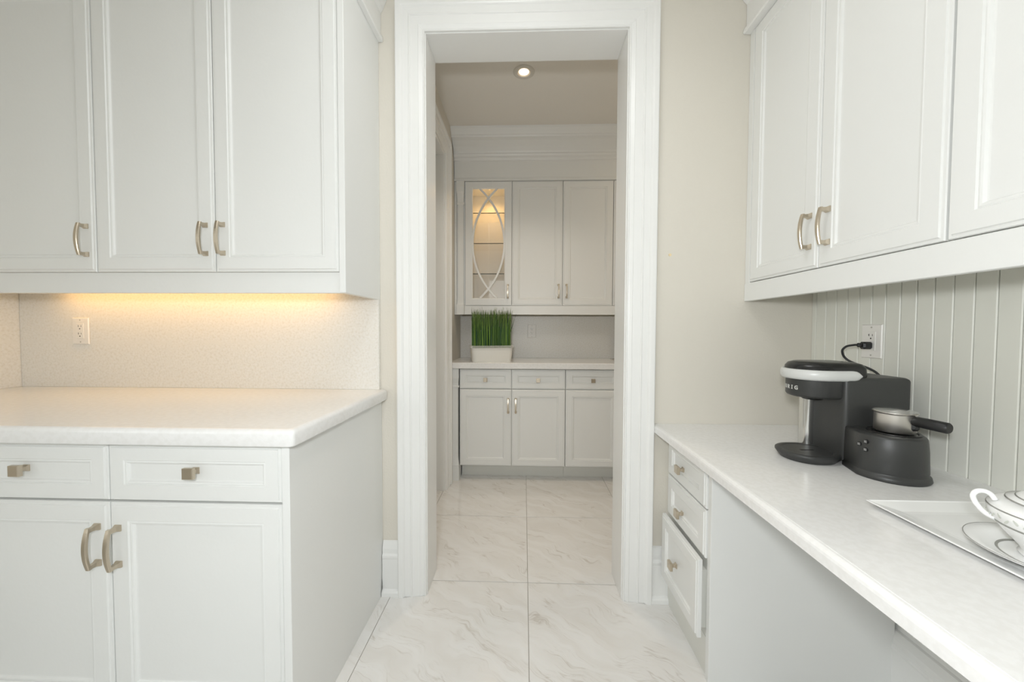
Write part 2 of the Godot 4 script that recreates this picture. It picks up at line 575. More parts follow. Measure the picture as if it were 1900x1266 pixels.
func shell() -> void:
	# floor: slab, then each tile
	var fl := struct("floor", boxm(V(-2.9, -0.16, -2.95), V(2.3, -0.004, 3.6)), mats.grout)
	var w := 0.6055
	var gx := 0.0234
	var gz := 1.6893
	var g := 0.0011
	var meshes := []
	for k in 4:
		for rot in 2:
			var st := begin()
			var hw := w / 2 - g
			var rings := [rect(-hw, -hw, hw, hw, -0.006), rect(-hw, -hw, hw, hw, -0.0006), rect(-hw + 0.0006, -hw + 0.0006, hw - 0.0006, hw - 0.0006, 0.0)]
			# flat slab with uv on top
			st.set_smooth_group(-1)
			var b: PackedVector3Array = rings[2]
			for q in [[0, 1, 2], [0, 2, 3]]:
				for i in [q[0], q[2], q[1]]:
					var p: Vector3 = b[i]
					var uv := Vector2(p.x / w + 0.5, 0.5 - p.y / w)
					st.set_uv(uv if rot == 0 else Vector2.ONE - uv)
					st.add_vertex(Vector3(p.x, p.z, -p.y))
			st.set_uv(Vector2(0.5, 0.5))
			for r in 2:
				var a0: PackedVector3Array = rings[r]
				var a1: PackedVector3Array = rings[r + 1]
				for j in 4:
					var j2 := (j + 1) % 4
					for p in [a0[j], a1[j2], a0[j2], a0[j], a1[j], a1[j2]]:
						st.add_vertex(Vector3(p.x, p.z, -p.y))
			meshes.append(done(st))
	var rng := RandomNumberGenerator.new()
	rng.seed = 4
	for i in range(-4, 4):
		for j in range(-7, 4):
			var cx := gx + (i + 0.5) * w
			var cz := gz + (j - 0.5) * 0.6078
			if cx + w / 2 < XL or (cz - 0.3 > D and cx + w / 2 < -0.9): continue
			var v := rng.randi() % 8
			put("tile", meshes[v], mats["tile%d" % (v / 2)], fl, Vector3(cx, 0.0, -cz))

	var st := begin()
	box(st, V(-2.9, CEIL, -2.95), V(2.3, CEIL + 0.15, 3.6))
	struct("ceiling", done(st), mats.ceiling)
	st = begin()   # door wall in three pieces round the opening
	box(st, V(XL - 0.15, 0, D), V(XIL - 0.018, CEIL, D2))
	box(st, V(XIR + 0.018, 0, D), V(FXR + 0.15, CEIL, D2))
	box(st, V(XIL - 0.018, DTOP + 0.018, D), V(XIR + 0.018, CEIL, D2))
	struct("wall_back", done(st), mats.wall)
	st = begin()
	box(st, V(XL - 0.15, 0, ZR - 0.15), V(XL, CEIL, -2.25))
	box(st, V(XL - 0.15, 0, -2.25), V(XL, 0.5, -0.05))
	box(st, V(XL - 0.15, 2.4, -2.25), V(XL, CEIL, -0.05))
	box(st, V(XL - 0.15, 0, -0.05), V(XL, CEIL, D))
	struct("wall_left", done(st), mats.wall)
	unseen_window("unseen_window_2", V(XL, 0.5, -0.05), V(XL, 2.4, -2.25), Vector3(0, 0, 1), Vector3(-1, 0, 0))  # out of view, placed to light the surfaces on the right
	st = begin()
	box(st, V(XR + 0.009, 0, ZR - 0.15), V(XR + 0.16, CEIL, -2.35))
	box(st, V(XR + 0.009, 0, -2.35), V(XR + 0.16, 0.5, -0.75))
	box(st, V(XR + 0.009, 2.4, -2.35), V(XR + 0.16, CEIL, -0.75))
	box(st, V(XR + 0.009, 0, -0.75), V(XR + 0.16, CEIL, D))
	var wr := struct("wall_right", done(st), mats.trim)
	unseen_window("unseen_window_3", V(XR + 0.009, 0.5, -0.75), V(XR + 0.009, 2.4, -2.35), Vector3(0, 0, 1), Vector3(1, 0, 0))  # out of view, placed to light the surfaces on the left
	var pm := boxm(Vector3(-0.009, 0.735, -0.0237), Vector3(0.0, 1.40, 0.0237), 0.0022)
	var n := 0
	for k in 44:
		var z := 1.5555 - 0.0491 * k
		put("plank", pm, mats.bead, wr, V(XR + 0.009, 0, z))
	put("plank", boxm(Vector3(-0.009, 0.735, -0.0105), Vector3(0.0, 1.40, 0.0105), 0.0015), mats.bead, wr, V(XR + 0.009, 0, 1.5915))
	st = begin()   # rear wall round its opening
	box(st, V(XL, 0, ZR - 0.15), V(XR, 0.5, ZR))
	box(st, V(XL, 2.4, ZR - 0.15), V(XR, CEIL, ZR))
	box(st, V(XL, 0.5, ZR - 0.15), V(-1.88, 2.4, ZR))
	box(st, V(0.88, 0.5, ZR - 0.15), V(XR, 2.4, ZR))
	struct("wall_rear", done(st), mats.wall)
	unseen_window("unseen_window_1", V(-1.88, 0.5, ZR), V(0.88, 2.4, ZR), Vector3(1, 0, 0), Vector3(0, 0, 1))  # unseen behind the camera, lights the fronts that face it
	struct("wall_far", boxm(V(FXL - 0.15, 0, ZF), V(FXR + 0.15, CEIL, ZF + 0.15)), mats.wall)
	struct("wall_far_right", boxm(V(FXR, 0, D2), V(FXR + 0.15, CEIL, ZF)), mats.wall)
	st = begin()   # far room's left wall with its opening
	box(st, V(FXL - 0.14, 0, D2), V(FXL, CEIL, WL0))
	box(st, V(FXL - 0.14, 0, WL1), V(FXL, CEIL, ZF))
	box(st, V(FXL - 0.14, DTOP, WL0), V(FXL, CEIL, WL1))
	struct("wall_far_left", done(st), mats.wall)

	# baseboards
	struct("baseboard_back", baseboard_mesh(V(-0.62, 0, D), V(-0.545, 0, D), V(0, 0, -1)), mats.trim)
	struct("baseboard_back_right", baseboard_mesh(V(0.553, 0, D), V(0.635, 0, D), V(0, 0, -1)), mats.trim)
	struct("baseboard_right", baseboard_mesh(V(XR + 0.009, 0, 1.235), V(XR + 0.009, 0, -1.0), Vector3(-1, 0, 0), 0.86), mats.trim)
	# the small wall plug
	var plug := begin()
	extrude(plug, circle(V(0.618, 1.496, D + 0.002), Vector3.RIGHT, Vector3.UP, 0.0062, 14), Vector3(0, 0, 0.0035))
	extrude(plug, circle(V(0.6155, 1.496, D), Vector3.RIGHT, Vector3.UP, 0.0035, 12), Vector3(0, 0, 0.0045))
	var pg := put("wall_plug", done(plug), paint("plug_cream", Color(0.93, 0.86, 0.70), 0.5))
	tag(pg, "tiny cream wall plug on the bare beige wall right of the doorway", "wall plug")

func doorway() -> void:
	var dr := Node3D.new()
	dr.name = "door_1"
	dr.set_meta("kind", "structure")
	add_child(dr)
	put("casing", casing_mesh(XIL, XIR, DTOP, D, 1.0, CASING), mats.trim, dr)
	put("casing", casing_mesh(XIL, XIR, DTOP, D2, -1.0, CASING), mats.trim, dr)
	put("jamb", boxm(V(XIL - 0.018, 0, D - 0.004), V(XIL + 0.004, DTOP - 0.004, D2 + 0.004), 0.001), mats.trim, dr)
	put("jamb", boxm(V(XIR + 0.018, 0, D - 0.004), V(XIR - 0.004, DTOP - 0.004, D2 + 0.004), 0.001), mats.trim, dr)
	put("head_jamb", boxm(V(XIL - 0.018, DTOP - 0.004, D - 0.004), V(XIR + 0.018, DTOP + 0.018, D2 + 0.004), 0.001), mats.trim, dr)

	# doorway in the far room's left wall, with a closed door set in it
	var d2 := Node3D.new()
	d2.name = "door_2"
	d2.set_meta("kind", "structure")
	add_child(d2)
	var st := begin()
	var rings := []
	for c in 4:
		var r := PackedVector3Array()
		for p in CASING:
			var z: float = (WL0 - p[0]) if c < 2 else (WL1 + p[0])
			var y: float = 0.0 if c == 0 or c == 3 else DTOP + p[0]
			r.append(V(FXL + p[1], y, z))
		rings.append(r)
	loft(st, rings)
	put("casing", done(st), mats.trim, d2)
	st = begin()
	box(st, V(FXL + 0.004, 0, WL1 - 0.02), V(FXL - 0.14, DTOP, WL1 + 0.002), 0.001)
	box(st, V(FXL + 0.004, 0, WL0 - 0.002), V(FXL - 0.14, DTOP, WL0 + 0.02), 0.001)
	box(st, V(FXL + 0.004, DTOP - 0.02, WL0 + 0.02), V(FXL - 0.14, DTOP + 0.002, WL1 - 0.02), 0.001)
	put("jamb", done(st), mats.trim, d2)
	put("leaf", boxm(V(FXL - 0.10, 0.008, WL0 + 0.022), V(FXL - 0.14, DTOP - 0.022, WL1 - 0.022), 0.002), mats.trim, d2)

# ------------------------------------------------------------------ crown of a cabinet run: profile [out, height] from cabinet face
const CROWN := [[-0.02, 2.402], [0.017, 2.402], [0.020, 2.408], [0.018, 2.422], [0.010, 2.437], [0.010, 2.520], [0.020, 2.535], [0.036, 2.575], [0.062, 2.640], [0.090, 2.680], [0.108, 2.692], [0.112, 2.705], [0.112, 2.7445], [-0.02, 2.7445]]

# L-shaped crown: along the front, returned along an end to the wall
func crown_mesh(pts: Array, outs: Array) -> ArrayMesh:
	var st := begin()
	var rings := []
	for i in pts.size():
		var r := PackedVector3Array()
		for p in CROWN: r.append(pts[i] + outs[i] * p[0] + Vector3(0, p[1], 0))
		rings.append(r)
	loft(st, rings, false, false)
	return done(st)

# ------------------------------------------------------------------ left side
func left_side() -> void:
	# base cabinet with two drawers over two doors
	var fz := 0.958
	var o := thing("base_cabinet", "white base cabinet with two drawers over two doors under the left counter", "cabinet", V(-1.612, 0, fz))
	# local x = world x + 1.612
	carcass(o, 0.002, 0.0, 0.965, 0.868, D - 0.002 - fz, mats.carcass, 0.11)
	var gap := 0.4845
	fronts(o, [
		["drawer", 0.006, 0.7085, gap - 0.0018, 0.862, "knob", 0.2455, 0.7915],
		["drawer", gap + 0.0018, 0.7085, 0.9655, 0.862, "knob", 0.7255, 0.7915],
		["door", 0.006, 0.137, gap - 0.0018, 0.7025, "pull", gap - 0.031, 0.5865],
		["door", gap + 0.0018, 0.137, 0.9655, 0.7025, "pull", gap + 0.027, 0.5835],
	], mats.cabinet)
	put("end_panel", boxm(Vector3(0.9685, 0.0, 0.002), Vector3(0.9895, 0.868, -(D - 0.002 - fz)), 0.0012), mats.cabinet, o)
	# the plainer cabinet that fills the corner to the wall
	o = thing("base_cabinet", "narrow white corner base cabinet beside the left wall", "cabinet", V(XL + 0.002, 0, fz))
	carcass(o, 0.0, 0.0, 0.652, 0.868, D - 0.002 - fz, mats.carcass, 0.11)
	fronts(o, [["drawer", 0.05, 0.7085, 0.648, 0.862, "knob", 0.35, 0.7915], ["door", 0.05, 0.137, 0.648, 0.7025, "pull", 0.61, 0.585]], mats.cabinet)

	var st := begin()
	slab(st, V(XL, 0.8685, 0.931), V(-0.596, 0.914, D - 0.001), 0.013, 0.012)
	var c := put("countertop", done(st), mats.quartz)
	tag(c, "white speckled quartz countertop with rounded edge on the left base cabinets", "countertop")
	var bs := put("backsplash", boxm(V(XL + 0.02, 0.914, D - 0.001), V(-0.627, 1.374, D - 0.02), 0.0015), mats.splash)
	tag(bs, "flecked quartz backsplash panel lit warm under the left wall cabinets", "backsplash")
	bs = put("backsplash", boxm(V(XL, 0.914, D - 0.001), V(XL + 0.019, 1.374, 0.99), 0.0015), mats.splash)
	tag(bs, "short return of quartz backsplash on the left side wall, at the photo's left edge", "backsplash")
	outlet("beige duplex outlet on the warm-lit quartz backsplash at left", V(-1.960, 1.1635, D - 0.0202), 0)

	# wall cabinets
	var uz := 1.290
	o = thing("wall_cabinet", "white wall cabinet with two tall doors above the left counter, next to the doorway", "cabinet", V(-1.537, 1.379, uz))
	carcass(o, 0.001, 0.0, 0.889, 1.03, D - 0.001 - uz, mats.carcass)
	fronts(o, [
		["door", 0.0018, 0.0, 0.4372, 1.022, "pull", 0.4075, 0.1135],
		["door", 0.4408, 0.0, 0.8855, 1.022, "pull", 0.4702, 0.1150],
	], mats.cabinet)
	put("end_panel", boxm(Vector3(0.8885, -0.0745, 0.002), Vector3(0.9105, 1.03, -(D - 0.001 - uz)), 0.0012), mats.cabinet, o)
	o = thing("wall_cabinet", "white wall cabinet with one tall door at the photo's left edge", "cabinet", V(XL + 0.001, 1.379, uz))
	carcass(o, 0.0, 0.0, 0.731, 1.03, D - 0.001 - uz, mats.carcass)
	fronts(o, [["door", 0.29, 0.0, 0.7275, 1.022, "pull", 0.698, 0.1120]], mats.cabinet)
	put("filler", boxm(Vector3(0.0, 0.0, -0.002), Vector3(0.286, 1.03, -0.0195), 0.001), mats.cabinet, o)
	var lr := put("light_rail", boxm(V(XL + 0.001, 1.3045, uz + 0.012), V(-0.6495, 1.3785, uz + 0.032), 0.0015), mats.cabinet)
	tag(lr, "plain white light rail along the bottom of the left wall cabinets", "trim")
	var tr := struct("trim_1", crown_mesh([V(XL, 0, uz), V(-0.6265, 0, uz), V(-0.6265, 0, D - 0.001)], [V(0, 0, -1), V(1, 0, -1), V(1, 0, 0)]), mats.trim)
	tr.set_meta("label", "white crown moulding over the left wall cabinets")
	# under-cabinet strip lamp
	var s := thing("strip_light", "slim warm strip light fixed under the left wall cabinets, behind the rail", "strip light", V(-1.42, 1.3785, 1.515))
	put("housing", boxm(Vector3(-0.62, -0.012, -0.016), Vector3(0.62, -0.0005, 0.016), 0.001), mats.trim, s)
	var e := paint("strip_glow", Color(1, 0.9, 0.75), 0.5)
	e.emission_enabled = true
	e.emission = Color(1.0, 0.80, 0.55)
	e.emission_energy_multiplier = 1.5
	put("diffuser", boxm(Vector3(-0.61, -0.0155, -0.011), Vector3(0.61, -0.012, 0.011), 0.0008), e, s)
	var l := AreaLight3D.new()
	l.name = "strip_lamp"
	l.area_size = Vector2(1.22, 0.022)
	l.light_color = Color(1.0, 0.78, 0.47)
	l.light_energy = E.strip
	l.shadow_enabled = true
	l.position = Vector3(0, -0.0165, 0)
	l.rotation_degrees.x = -90
	s.add_child(l)

# ------------------------------------------------------------------ right side
func right_side() -> void:
	# desk top: slab, with the front edge strip and its fine seam
	var st := begin()
	var o := thing("desk_countertop", "long white quartz desk countertop along the right wall", "countertop", V(0.554, 0.7405, D))
	slab(st, Vector3(0.0140, 0.0, 0.001), Vector3(XR - 0.554, 0.0345, 2.9), 0.0012, 0.001)
	put("slab", done(st), mats.quartz, o)
	st = begin()
	var poly := PackedVector3Array()
	for p in [[0.0132, 0.0], [0.003, 0.0], [0.0, 0.003], [0.0, 0.0225], [0.0012, 0.0275], [0.0045, 0.0318], [0.009, 0.0338], [0.0132, 0.0343]]:
		poly.append(Vector3(p[0], p[1], 0.001))
	extrude(st, poly, Vector3(0, 0, 2.899))
	put("edge_strip", done(st), mats.quartz, o)

	# drawer cabinet: faces -x, local x runs towards the camera
	var fx := 0.607
	o = thing("drawer_cabinet", "white three-drawer cabinet with square knobs under the far end of the desk", "cabinet", V(fx, 0, 1.5655), -90)
	var w := 1.5655 - 1.222
	st = begin()
	box(st, Vector3(-0.036, 0.13, -0.0195), Vector3(w, 0.7395, -0.55), 0.001)
	put("body", done(st), mats.carcass, o)
	put("toe_kick", boxm(Vector3(-0.036, 0, -0.0185), Vector3(w, 0.1295, -0.5), 0.0), mats.carcass, o)
	fronts(o, [
		["drawer", 0.004, 0.580, w - 0.018, 0.733, "knob", 0.137, 0.640],
		["drawer", 0.004, 0.412, w - 0.018, 0.574, "knob", 0.137, 0.468],
		["drawer", 0.004, 0.138, w - 0.018, 0.4055, "knob", 0.140, 0.266, 0.022],
	], mats.cabinet)
	put("drawer_box", boxm(Vector3(0.02, 0.16, -0.0195), Vector3(w - 0.034, 0.36, 0.003), 0.001), mats.carcass, o)
	put("end_panel", boxm(Vector3(w - 0.016, 0.0, -0.010), Vector3(w + 0.006, 0.7395, -(XR - fx) + 0.0005), 0.001), mats.cabinet, o)

	# wall cabinets
	var ux := 0.929
	o = thing("wall_cabinet", "white wall cabinet with a pair of doors over the coffee maker, beside the beige wall", "cabinet", V(ux, 1.3735, D - 0.001), -90)
	carcass(o, 0.0, 0.0, 0.746, 1.03, XR + 0.008 - ux, mats.carcass)
	put("filler", boxm(Vector3(0.0, 0.0, -0.003), Vector3(0.0295, 1.03, -0.0195), 0.001), mats.cabinet, o)
	fronts(o, [
		["door", 0.0318, 0.0035, 0.3855, 1.028, "pull", 0.3555, 0.1255],
		["door", 0.3890, 0.0035, 0.7425, 1.028, "pull", 0.4285, 0.1245],
	], mats.cabinet)
	o = thing("wall_cabinet", "white wall cabinet with a pair of doors over the tray, at the photo's right edge", "cabinet", V(ux, 1.3735, D - 0.001 - 0.7465), -90)
	carcass(o, 0.0, 0.0, 0.746, 1.03, XR + 0.008 - ux, mats.carcass)
	fronts(o, [
		["door", 0.0018, 0.0035, 0.3690, 1.028, "pull", 0.339, 0.1255],
		["door", 0.3725, 0.0035, 0.7400, 1.028, "pull", 0.4025, 0.1245],
	], mats.cabinet)
	var lr := put("light_rail", boxm(V(ux + 0.001, 1.2995, D - 0.001), V(ux + 0.022, 1.3733, 0.108), 0.0015), mats.cabinet)
	tag(lr, "plain white light rail along the bottom of the right wall cabinets", "trim")
	var tr := struct("trim_2", crown_mesh([V(ux, 0, D - 0.001), V(ux, 0, 0.108)], [V(-1.4, 0, 0), V(-1.4, 0, 0)]), mats.trim)
	tr.set_meta("label", "white crown moulding over the right wall cabinets")

# ------------------------------------------------------------------ things on the desk
func desk_things() -> void:
	var Y := 0.775
	var ot := outlet("white outlet with a black plug, on the boards behind the coffee maker", V(XR - 0.0002, 1.1405, 1.326), -90, true)

	# coffee maker; its front faces -x
	var o := thing("coffee_maker", "black pod coffee maker with silver lid band and side frother base, on the desk", "coffee maker", V(0.955, Y, 1.125))
	# local: x right, z towards the camera; origin = near front corner of the tower
	var st := begin()
	# tower
	slab(st, Vector3(0.0, 0.012, -0.165), Vector3(0.193, 0.262, 0.0), 0.012, 0.012)
	put("tower", done(st), mats.black, o)
	# chrome front plate of the water column at the far edge
	st = begin()
	loft(st, [rring(-0.004, -0.140, 0.020, 0.022, 0.016, 0.022), rring(-0.004, -0.140, 0.020, 0.022, 0.016, 0.215)], true)
	put("chrome_column", done(st), mats.chrome, o)
	# drip tray
	st = begin()
	var rings := []
	for p in [[0.0, 0.0, 0.0], [0.004, 0.006, 0.0], [0.009, 0.014, 0.0], [0.009, 0.0185, 0.0], [0.006, 0.021, 0.0], [-0.002, 0.0212, 0.0], [-0.006, 0.0195, 0.0]]:
		rings.append(rring(-0.058, -0.066, 0.070 + p[0], 0.068 + p[0], 0.066, p[1] * 1.25, 10))
	loft(st, rings, true)
	var tray := put("drip_tray", done(st), mats.black, o)
	put("drain_slot", boxm(Vector3(-0.078, 0.0235, -0.070), Vector3(-0.038, 0.0250, -0.062), 0.0), mats.dark, tray)
	# brew head
	var hx := -0.028; var hz := -0.085
	st = begin()
	rings = []
	for p in [[-0.012, 0.193], [-0.004, 0.196], [0.0, 0.202], [0.0, 0.256]]:
		rings.append(head_ring(hx, hz, 0.073 + p[0], 0.094, p[1]))
	loft(st, rings, true)
	var head := put("brew_head", done(st), mats.black, o)
	st = begin()
	lathe(st, [[0.026, 0.184], [0.031, 0.188], [0.031, 0.200]], 28, Vector3(hx - 0.004, 0, hz))
	put("spout", done(st), mats.gloss_black, o)
	st = begin()
	rings = []
	for p in [[-0.004, 0.252], [0.003, 0.256], [0.004, 0.270], [0.002, 0.290], [-0.006, 0.300], [-0.020, 0.3045], [-0.040, 0.3055]]:
		rings.append(head_ring(hx, hz, 0.074 + p[0], 0.104 + p[0] * 0.6, p[1]))
	loft(st, rings, true)
	put("lid", done(st), mats.gloss_black, o)
	# silver band
	st = begin()
	rings = []
	for k in 61:
		var t := k / 60.0
		var pos: Vector2
		var nrm: Vector2
		if t < 0.2:
			pos = Vector2(hx + lerpf(0.074, 0.0, t / 0.2), hz + 0.080); nrm = Vector2(0, 1)
		elif t > 0.8:
			pos = Vector2(hx + lerpf(0.0, 0.074, (t - 0.8) / 0.2), hz - 0.080); nrm = Vector2(0, -1)
		else:
			var a := lerpf(PI / 2, 3 * PI / 2, (t - 0.2) / 0.6)
			nrm = Vector2(cos(a), sin(a)); pos = Vector2(hx, hz) + nrm * 0.080
		var h := 0.0155 * sqrt(maxf(0.04, 1.0 - pow(maxf(0.0, (absf(t - 0.5) - 0.44) / 0.06), 2.0)))
		var r := PackedVector3Array()
		for q in [[-0.004, -h], [0.003, -h], [0.007, -h * 0.6], [0.008, 0.0], [0.007, h * 0.6], [0.003, h], [-0.004, h]]:
			r.append(Vector3(pos.x + nrm.x * q[0], 0.266 + q[1], pos.y + nrm.y * q[0]))
		rings.append(r)
	loft(st, rings, true)
	put("handle_band", done(st), mats.band, o)
	# lettering on the head
	var word := "KEURIG"
	for k in word.length():
		var tm := TextMesh.new()
		tm.text = word[k]
		var f := SystemFont.new()
		f.font_names = PackedStringArray(["Droid Sans"])
		f.font_weight = 700
		tm.font = f
		tm.font_size = 32
		tm.pixel_size = 0.0125 / 23.0
		tm.depth = 0.0006
		var ph := deg_to_rad(-40.0 + 11.4 * k)
		var l := put("letter", tm, mats.print, head)
		l.position = Vector3(hx - 0.0733 * cos(ph), 0.2225, hz + 0.0733 * sin(ph))
		l.rotation.y = -PI / 2 + ph
	# frother base
	st = begin()
	rings = []
	for p in [[0.0035, 0.0], [0.006, 0.004], [0.004, 0.013], [0.0, 0.0165], [-0.0015, 0.019], [-0.001, 0.021], [0.0, 0.024], [-0.002, 0.080], [-0.005, 0.113], [-0.008, 0.1175], [-0.022, 0.119]]:
		rings.append(base_ring(p[0], p[1]))
	loft(st, rings, true)
	var fb := put("frother_base", done(st), mats.black, o)
	st = begin()
	lathe(st, [[0.047, 0.1185], [0.0555, 0.1185], [0.0565, 0.1205], [0.0545, 0.122], [0.049, 0.121], [0.047, 0.1195]], 40, Vector3(0.078, 0, 0.065))
	put("seat_ring", done(st), mats.gloss_black, fb)
	for q in [[0.067, 0.086], [0.084, 0.097], [0.084, 0.075]]:
		st = begin()
		var bc := Vector3(-0.0152 if q[0] < 0.08 else -0.0128, q[1], q[0])
		extrude(st, circle(bc + Vector3(0.004, 0, 0), Vector3(0, 0, 1), Vector3.UP, 0.0062, 18), Vector3(-0.0052, 0, 0))
		put("button", done(st), mats.rubber, fb)
		st = begin()
		for s in [-0.0022, 0.0, 0.0022]:
			box(st, bc + Vector3(-0.0024, s - 0.0004, -0.0035), bc + Vector3(-0.0002, s + 0.0004, 0.0035))
		put("icon", done(st), mats.icon_print, fb)
	# power cord, from the back up to the outlet
	st = begin()
	tube(st, spline([Vector3(0.196, 0.02, -0.06), Vector3(0.225, 0.10, -0.085), Vector3(0.236, 0.20, -0.125), Vector3(0.225, 0.262, -0.150), Vector3(0.180, 0.298, -0.205), Vector3(0.165, 0.328, -0.213), Vector3(0.172, 0.346, -0.207), Vector3(0.192, 0.352, -0.202), Vector3(0.206, 0.353, -0.201)], 8), 0.0036, 10)
	put("power_cord", done(st), mats.rubber, o)
	st = begin()
	box(st, Vector3(0.219, 0.3385, -0.2125), Vector3(0.2495, 0.3635, -0.1895), 0.005)
	box(st, Vector3(0.203, 0.3455, -0.2065), Vector3(0.221, 0.3595, -0.1955), 0.004)
	put("plug", done(st), mats.rubber, o)

	# frother cup, standing in the base
	var c := thing("milk_frother", "small steel milk jug with black side handle on the coffee maker's round base", "milk jug", V(1.036, Y + 0.1225, 1.061))
	st = begin()
	lathe(st, [[0.002, 0.002], [0.040, 0.0], [0.0430, 0.003], [0.0430, 0.048], [0.0440, 0.0525], [0.0465, 0.0540], [0.0463, 0.0555], [0.0445, 0.0550], [0.0415, 0.050], [0.0410, 0.006], [0.002, 0.004]], 48)
	put("cup", done(st), mats.steel, c)
	st = begin()
	lathe(st, [[0.0440, 0.0562], [0.0455, 0.0570], [0.043, 0.0590], [0.020, 0.061], [0.001, 0.0615]], 40)
	put("lid", done(st), mats.clear_lid, c)
	st = begin()
	tube(st, [Vector3(0.012, 0.036, 0.038), Vector3(0.014, 0.037, 0.049), Vector3(0.017, 0.037, 0.069), Vector3(0.025, 0.036, 0.108), Vector3(0.0257, 0.036, 0.111)], [0.0125, 0.0135, 0.0140, 0.0140, 0.0115], 24)
	put("handle", done(st), mats.rubber, c)
	st = begin()
	box(st, Vector3(0.002, 0.010, 0.036), Vector3(0.024, 0.042, 0.048), 0.006)
	put("handle_bracket", done(st), mats.rubber, c)

	# serving tray, its raised rim chamfered
	o = thing("serving_tray", "large rectangular white porcelain tray with thin raised rim, on the desk", "tray", V(0.953, Y, 0.640))
	st = begin()
	rings = []
	for p in [[-0.044, 0.0005], [-0.036, 0.0015], [-0.004, 0.0100], [0.0, 0.0120], [-0.0003, 0.0136], [-0.0025, 0.0140], [-0.006, 0.0120], [-0.040, 0.0055], [-0.050, 0.0050]]:
		rings.append(rring(0, 0, 0.165 + p[0], 0.228 + p[0], 0.004, p[1], 3))
	loft(st, rings, false)
	put("dish", done(st), mats.porcelain, o)

	# saucer and sugar bowl
	var sc := V(0.903, Y + 0.0052, 0.640)
	o = thing("saucer", "white porcelain saucer with grey lines under the lidded sugar bowl on the tray", "saucer", sc)
	st = begin()
	lathe(st, [[0.002, 0.003], [0.040, 0.0025], [0.043, 0.0], [0.047, 0.0], [0.049, 0.003], [0.062, 0.005], [0.085, 0.0125], [0.104, 0.020], [0.1055, 0.0212], [0.1045, 0.0222], [0.085, 0.0158], [0.064, 0.0085], [0.058, 0.0065], [0.044, 0.0060], [0.002, 0.0060]], 64)
	put("plate", done(st), mats.porcelain, o)
	put("rim_line", ring_line([[0.1043, 0.0223], [0.1053, 0.0220]], 0.0003), mats.platinum, o)
	put("well_line", ring_line([[0.0640, 0.0087], [0.0675, 0.0101]], 0.0003), mats.platinum, o)

	var bw := thing("sugar_bowl", "white lidded porcelain sugar bowl with grey bands and loop handle, at the photo's right edge", "sugar bowl", sc + Vector3(0.012, 0.0062, 0.0))
	st = begin()
	lathe(st, [[0.002, 0.004], [0.044, 0.0025], [0.046, 0.0], [0.050, 0.0], [0.051, 0.003], [0.047, 0.007], [0.052, 0.016], [0.066, 0.032], [0.079, 0.050], [0.0865, 0.066], [0.0880, 0.074], [0.0865, 0.081], [0.078, 0.088], [0.066, 0.0925], [0.064, 0.0920], [0.072, 0.084], [0.078, 0.072], [0.070, 0.045], [0.04, 0.012], [0.002, 0.009]], 64)
	var body := put("body", done(st), mats.porcelain, bw)
	put("band_line", ring_line([[0.0800, 0.0515], [0.0815, 0.0545]], 0.0004), mats.platinum, body)
	put("band_line", ring_line([[0.0876, 0.0775], [0.0869, 0.0795]], 0.0004), mats.platinum, body)
	put("pattern", leaf_band(), paint("leaf_print", Color(0.80, 0.81, 0.78), 0.2), body)
	st = begin()
	lathe(st, [[0.004, 0.0935], [0.064, 0.0915], [0.0665, 0.0935], [0.0655, 0.0955], [0.056, 0.0985], [0.048, 0.1065], [0.030, 0.1145], [0.012, 0.1175], [0.007, 0.121], [0.008, 0.125], [0.013, 0.130], [0.0125, 0.136], [0.006, 0.1405], [0.001, 0.141]], 56)
	var lid := put("lid", done(st), mats.porcelain, bw)
	put("rim_line", ring_line([[0.0560, 0.0990], [0.0545, 0.1003]], 0.0004), mats.platinum, lid)
	put("rim_line", ring_line([[0.0668, 0.0935], [0.0660, 0.0955]], 0.0004), mats.platinum, lid)
	for s in [-1, 1]:
		st = begin()
		var dirv := Vector3(-0.83, 0, -0.56) * float(s)
		var pts := []
		for q in [[0.074, 0.052], [0.090, 0.060], [0.100, 0.072], [0.106, 0.087], [0.102, 0.097], [0.093, 0.100], [0.085, 0.096], [0.080, 0.088]]:
			pts.append(dirv * q[0] + Vector3(0, q[1], 0))
		tube(st, spline(pts, 5), 0.0042, 10)
		put("ear", done(st), mats.porcelain, bw)

func head_ring(cx: float, cz: float, r: float, back: float, y: float) -> PackedVector3Array:
	var p := PackedVector3Array()
	for k in 21:
		var a := PI / 2 + PI * k / 20.0
		p.append(Vector3(cx + r * cos(a), y, cz + r * sin(a)))
	for k in 7:
		var a := -PI / 2 + PI / 2 * k / 6.0
		p.append(Vector3(cx + back - 0.02 + 0.02 * cos(a), y, cz - r + 0.02 + 0.02 * sin(a)))
	for k in 7:
		var a := PI / 2 * k / 6.0
		p.append(Vector3(cx + back - 0.02 + 0.02 * cos(a), y, cz + r - 0.02 + 0.02 * sin(a)))
	return p

func base_ring(e: float, y: float) -> PackedVector3Array:
	# straight sides from the tower, round near end
	var p := PackedVector3Array()
	var cx := 0.063; var cz := 0.067
	var r := 0.080 + e
	p.append(Vector3(0.004 - e * 0.3, y, -0.008))
	for k in 25:
		var a := PI - PI * k / 24.0
		p.append(Vector3(cx + r * cos(a), y, cz + r * sin(a)))
	p.append(Vector3(0.168 + e * 0.3, y, -0.008))
	return p

